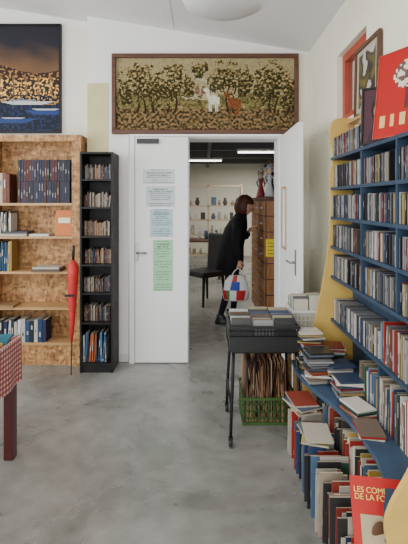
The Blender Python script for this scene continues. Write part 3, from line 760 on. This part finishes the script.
b.done('shoes','chair_black',pr)
hc=Vector((.515,PY,1.45))
def head_mesh():
    b=MB(); n=28; m=32; vs=[];fs=[]
    tilt=Matrix.Rotation(.25,3,'Y')
    for i in range(n+1):
        ph=math.pi*i/n
        for k in range(m):
            th=2*math.pi*k/m
            d=Vector((math.sin(ph)*math.cos(th),math.sin(ph)*math.sin(th),math.cos(ph)))
            p=Vector((d.x*.093,d.y*.074,d.z*.113))
            if d.z<0: p.y*=1-.28*(-d.z); p.x*=1-.12*(-d.z); p.x+=.012*(-d.z)
            if d.x>0:
                fy=abs(p.y)
                p.x+=.026*math.exp(-(fy/.010)**2)*math.exp(-((p.z+.022)/.018)**2)
                p.x+=.010*math.exp(-(fy/.008)**2)*math.exp(-((p.z-.0)/.02)**2)
                p.x-=.009*math.exp(-((fy-.030)/.014)**2)*math.exp(-((p.z-.008)/.012)**2)
                p.x+=.006*math.exp(-(fy/.022)**2)*math.exp(-((p.z+.058)/.008)**2)
                p.x+=.010*math.exp(-(fy/.02)**2)*math.exp(-((p.z+.095)/.015)**2)
            vs.append(hc+tilt@p)
    for i in range(n):
        for k in range(m): fs.append((i*m+k,(i+1)*m+k,(i+1)*m+(k+1)%m,i*m+(k+1)%m))
    b.add(vs,fs,(1,1,1),0,True)
    for s in (-1,1):
        e=hc+tilt@Vector((.078,s*.029,.006)); b.ball(e,.011,.012,.009,mat=1,n=10)
        e=hc+tilt@Vector((.088,s*.029,.006)); b.ball(e,.003,.005,.005,mat=2,n=8)
        e=hc+tilt@Vector((-.002,s*.076,-.005)); b.ball(e,.016,.007,.028,mat=0,n=10)
    e=hc+tilt@Vector((.088,0,-.058)); b.ball(e,.006,.022,.005,mat=3,n=10)
    b.done('head',['skin','white_plastic','black_plastic','red_cloth'],pr)
    b=MB(); vs=[];fs=[]
    for i in range(n+1):
        ph=math.pi*i/n
        for k in range(m):
            th=2*math.pi*k/m
            d=Vector((math.sin(ph)*math.cos(th),math.sin(ph)*math.sin(th),math.cos(ph)))
            nn=noise.noise(d*6)*.010
            p=Vector((d.x*(.124+nn)-.012,d.y*(.108+nn),d.z*(.136+nn)+.006))
            if d.z<.25 and d.x>.35: p=Vector((d.x*.06,d.y*.05,d.z*.08))
            elif d.z<0: p.z*=1.12; p.y*=1.04
            vs.append(hc+tilt@p)
    for i in range(n):
        for k in range(m): fs.append((i*m+k,(i+1)*m+k,(i+1)*m+(k+1)%m,i*m+(k+1)%m))
    b.add(vs,fs,(1,1,1),0,True); b.done('hair','hair',pr)
head_mesh()
def hand(name,w,fwd,side,curl,palmn):
    w=Vector(w); f=Vector(fwd).normalized(); s=Vector(side).normalized(); c=Vector(palmn).normalized()
    pts=[w,w+f*.03,w+f*.055]; ed=[(0,1),(1,2)]; rad=[.022,.026,.024]
    for q,L in ((-.030,.070),(-.010,.082),(.010,.076),(.030,.060)):
        i=len(pts); base=w+f*.082+s*q
        a=base+ (f*math.cos(curl*.5)+c*math.sin(curl*.5))*L*.42
        b2=a+(f*math.cos(curl*1.2)+c*math.sin(curl*1.2))*L*.32
        t=b2+(f*math.cos(curl*1.8)+c*math.sin(curl*1.8))*L*.26
        pts+= [base,a,b2,t]; ed+=[(2,i),(i,i+1),(i+1,i+2),(i+2,i+3)]; rad+=[.0105,.009,.0082,.007]
    i=len(pts); pts+=[w+f*.035-s*.035+c*.008,w+f*.06-s*.052+c*.02,w+f*.082-s*.05+c*.032]; ed+=[(1,i),(i,i+1),(i+1,i+2)]; rad+=[.012,.010,.008]
    skin(name,pts,ed,rad,'skin')
hand('hand_near',J[7],(.05,0,-1),(-1,0,0),1.3,(0,1,0)) 
hand('hand_far',J[10],(.6,0,.8),(0,1,0),.8,(1,0,-.3))
b=MB(); bx,by=.40,PY-.235
n=24
rings=[((bx-.02,by,.32),.13,.06),((bx-.02,by,.335),.15,.075),((bx-.015,by,.45),.155,.08),((bx-.01,by,.55),.13,.06),((bx,by,.62),.09,.03)]
vs=[]
for (c,rx,ry) in rings:
    for k in range(n):
        t_=2*math.pi*k/n; w_=1+.08*math.sin(3*t_+c[2]*20); vs.append((c[0]+rx*w_*math.cos(t_),c[1]+ry*w_*math.sin(t_),c[2]))
fs=[];cc=[]
for i in range(len(rings)-1):
    for k in range(n):
        fs.append((i*n+k,i*n+(k+1)%n,(i+1)*n+(k+1)%n,(i+1)*n+k))
        cc.append({0:(.6,.6,.6),1:(.50,.02,.03) if k%6<3 else ((.03,.25,.08) if k%12<4 else (.78,.78,.78)),2:(.02,.06,.40) if k%8<3 else (.78,.78,.78),3:(.50,.04,.04) if k%8<2 else (.78,.77,.75)}[i])
fs.append(tuple(range(n-1,-1,-1))); cc.append((.6,.6,.6)); b.add(vs,fs,cc,0,True)
for sy in (-.02,.02): b.tube([(bx-.07,by+sy,.61),(bx-.035,by+sy*.5,.67),(bx+.01,by,.705),(bx+.05,by+sy*.5,.67),(bx+.075,by+sy,.61)],.006,8,(.78,.78,.78))
b.done('carrier_bag','books',pr)

# ---------------------------------------------------------------- lights
def area(name,loc,rot,sx,sy,p,col=(1,1,1)):
    l=bpy.data.lights.new(name,'AREA'); l.shape='RECTANGLE'; l.size=sx; l.size_y=sy; l.energy=p; l.color=col
    o=bpy.data.objects.new(name,l); o.location=loc; o.rotation_euler=rot; bpy.context.collection.objects.link(o)
area('daylight_left_window',(-3.55,1.45,1.75),(0,math.radians(-90),0),1.8,3.3,135,(.97,.985,1))
area('daylight_front_window',(-1.1,-2.08,1.45),(math.radians(90),0,0),2.9,2.2,90,(.97,.985,1))
area('ceiling_fill',(-1.2,.4,3.1),(0,0,0),1.2,.5,45,(1,.97,.93))  # added overhead fill for the front room, belongs to no fixture
area('far_ceiling_light',(-1.5,6.8,2.44),(0,0,0),1.5,1.5,60,(1,.96,.9))
area('far_ceiling_light',(1.5,9.6,2.44),(0,0,0),2,2,95,(1,.97,.92))
w=bpy.data.worlds.new('sky'); bpy.context.scene.world=w; w.use_nodes=True
w.node_tree.nodes['Background'].inputs['Color'].default_value=(.88,.93,1,1); w.node_tree.nodes['Background'].inputs['Strength'].default_value=1.6

# ---------------------------------------------------------------- camera
cam=bpy.data.cameras.new('camera'); co=bpy.data.objects.new('camera',cam); bpy.context.collection.objects.link(co)
co.location=(0,0,H); co.rotation_euler=(math.radians(90),0,0)
cam.sensor_fit='VERTICAL'; cam.sensor_height=36; cam.lens=36*F/544; cam.shift_y=-(272-HZ)/544; cam.clip_start=.05
bpy.context.scene.camera=co
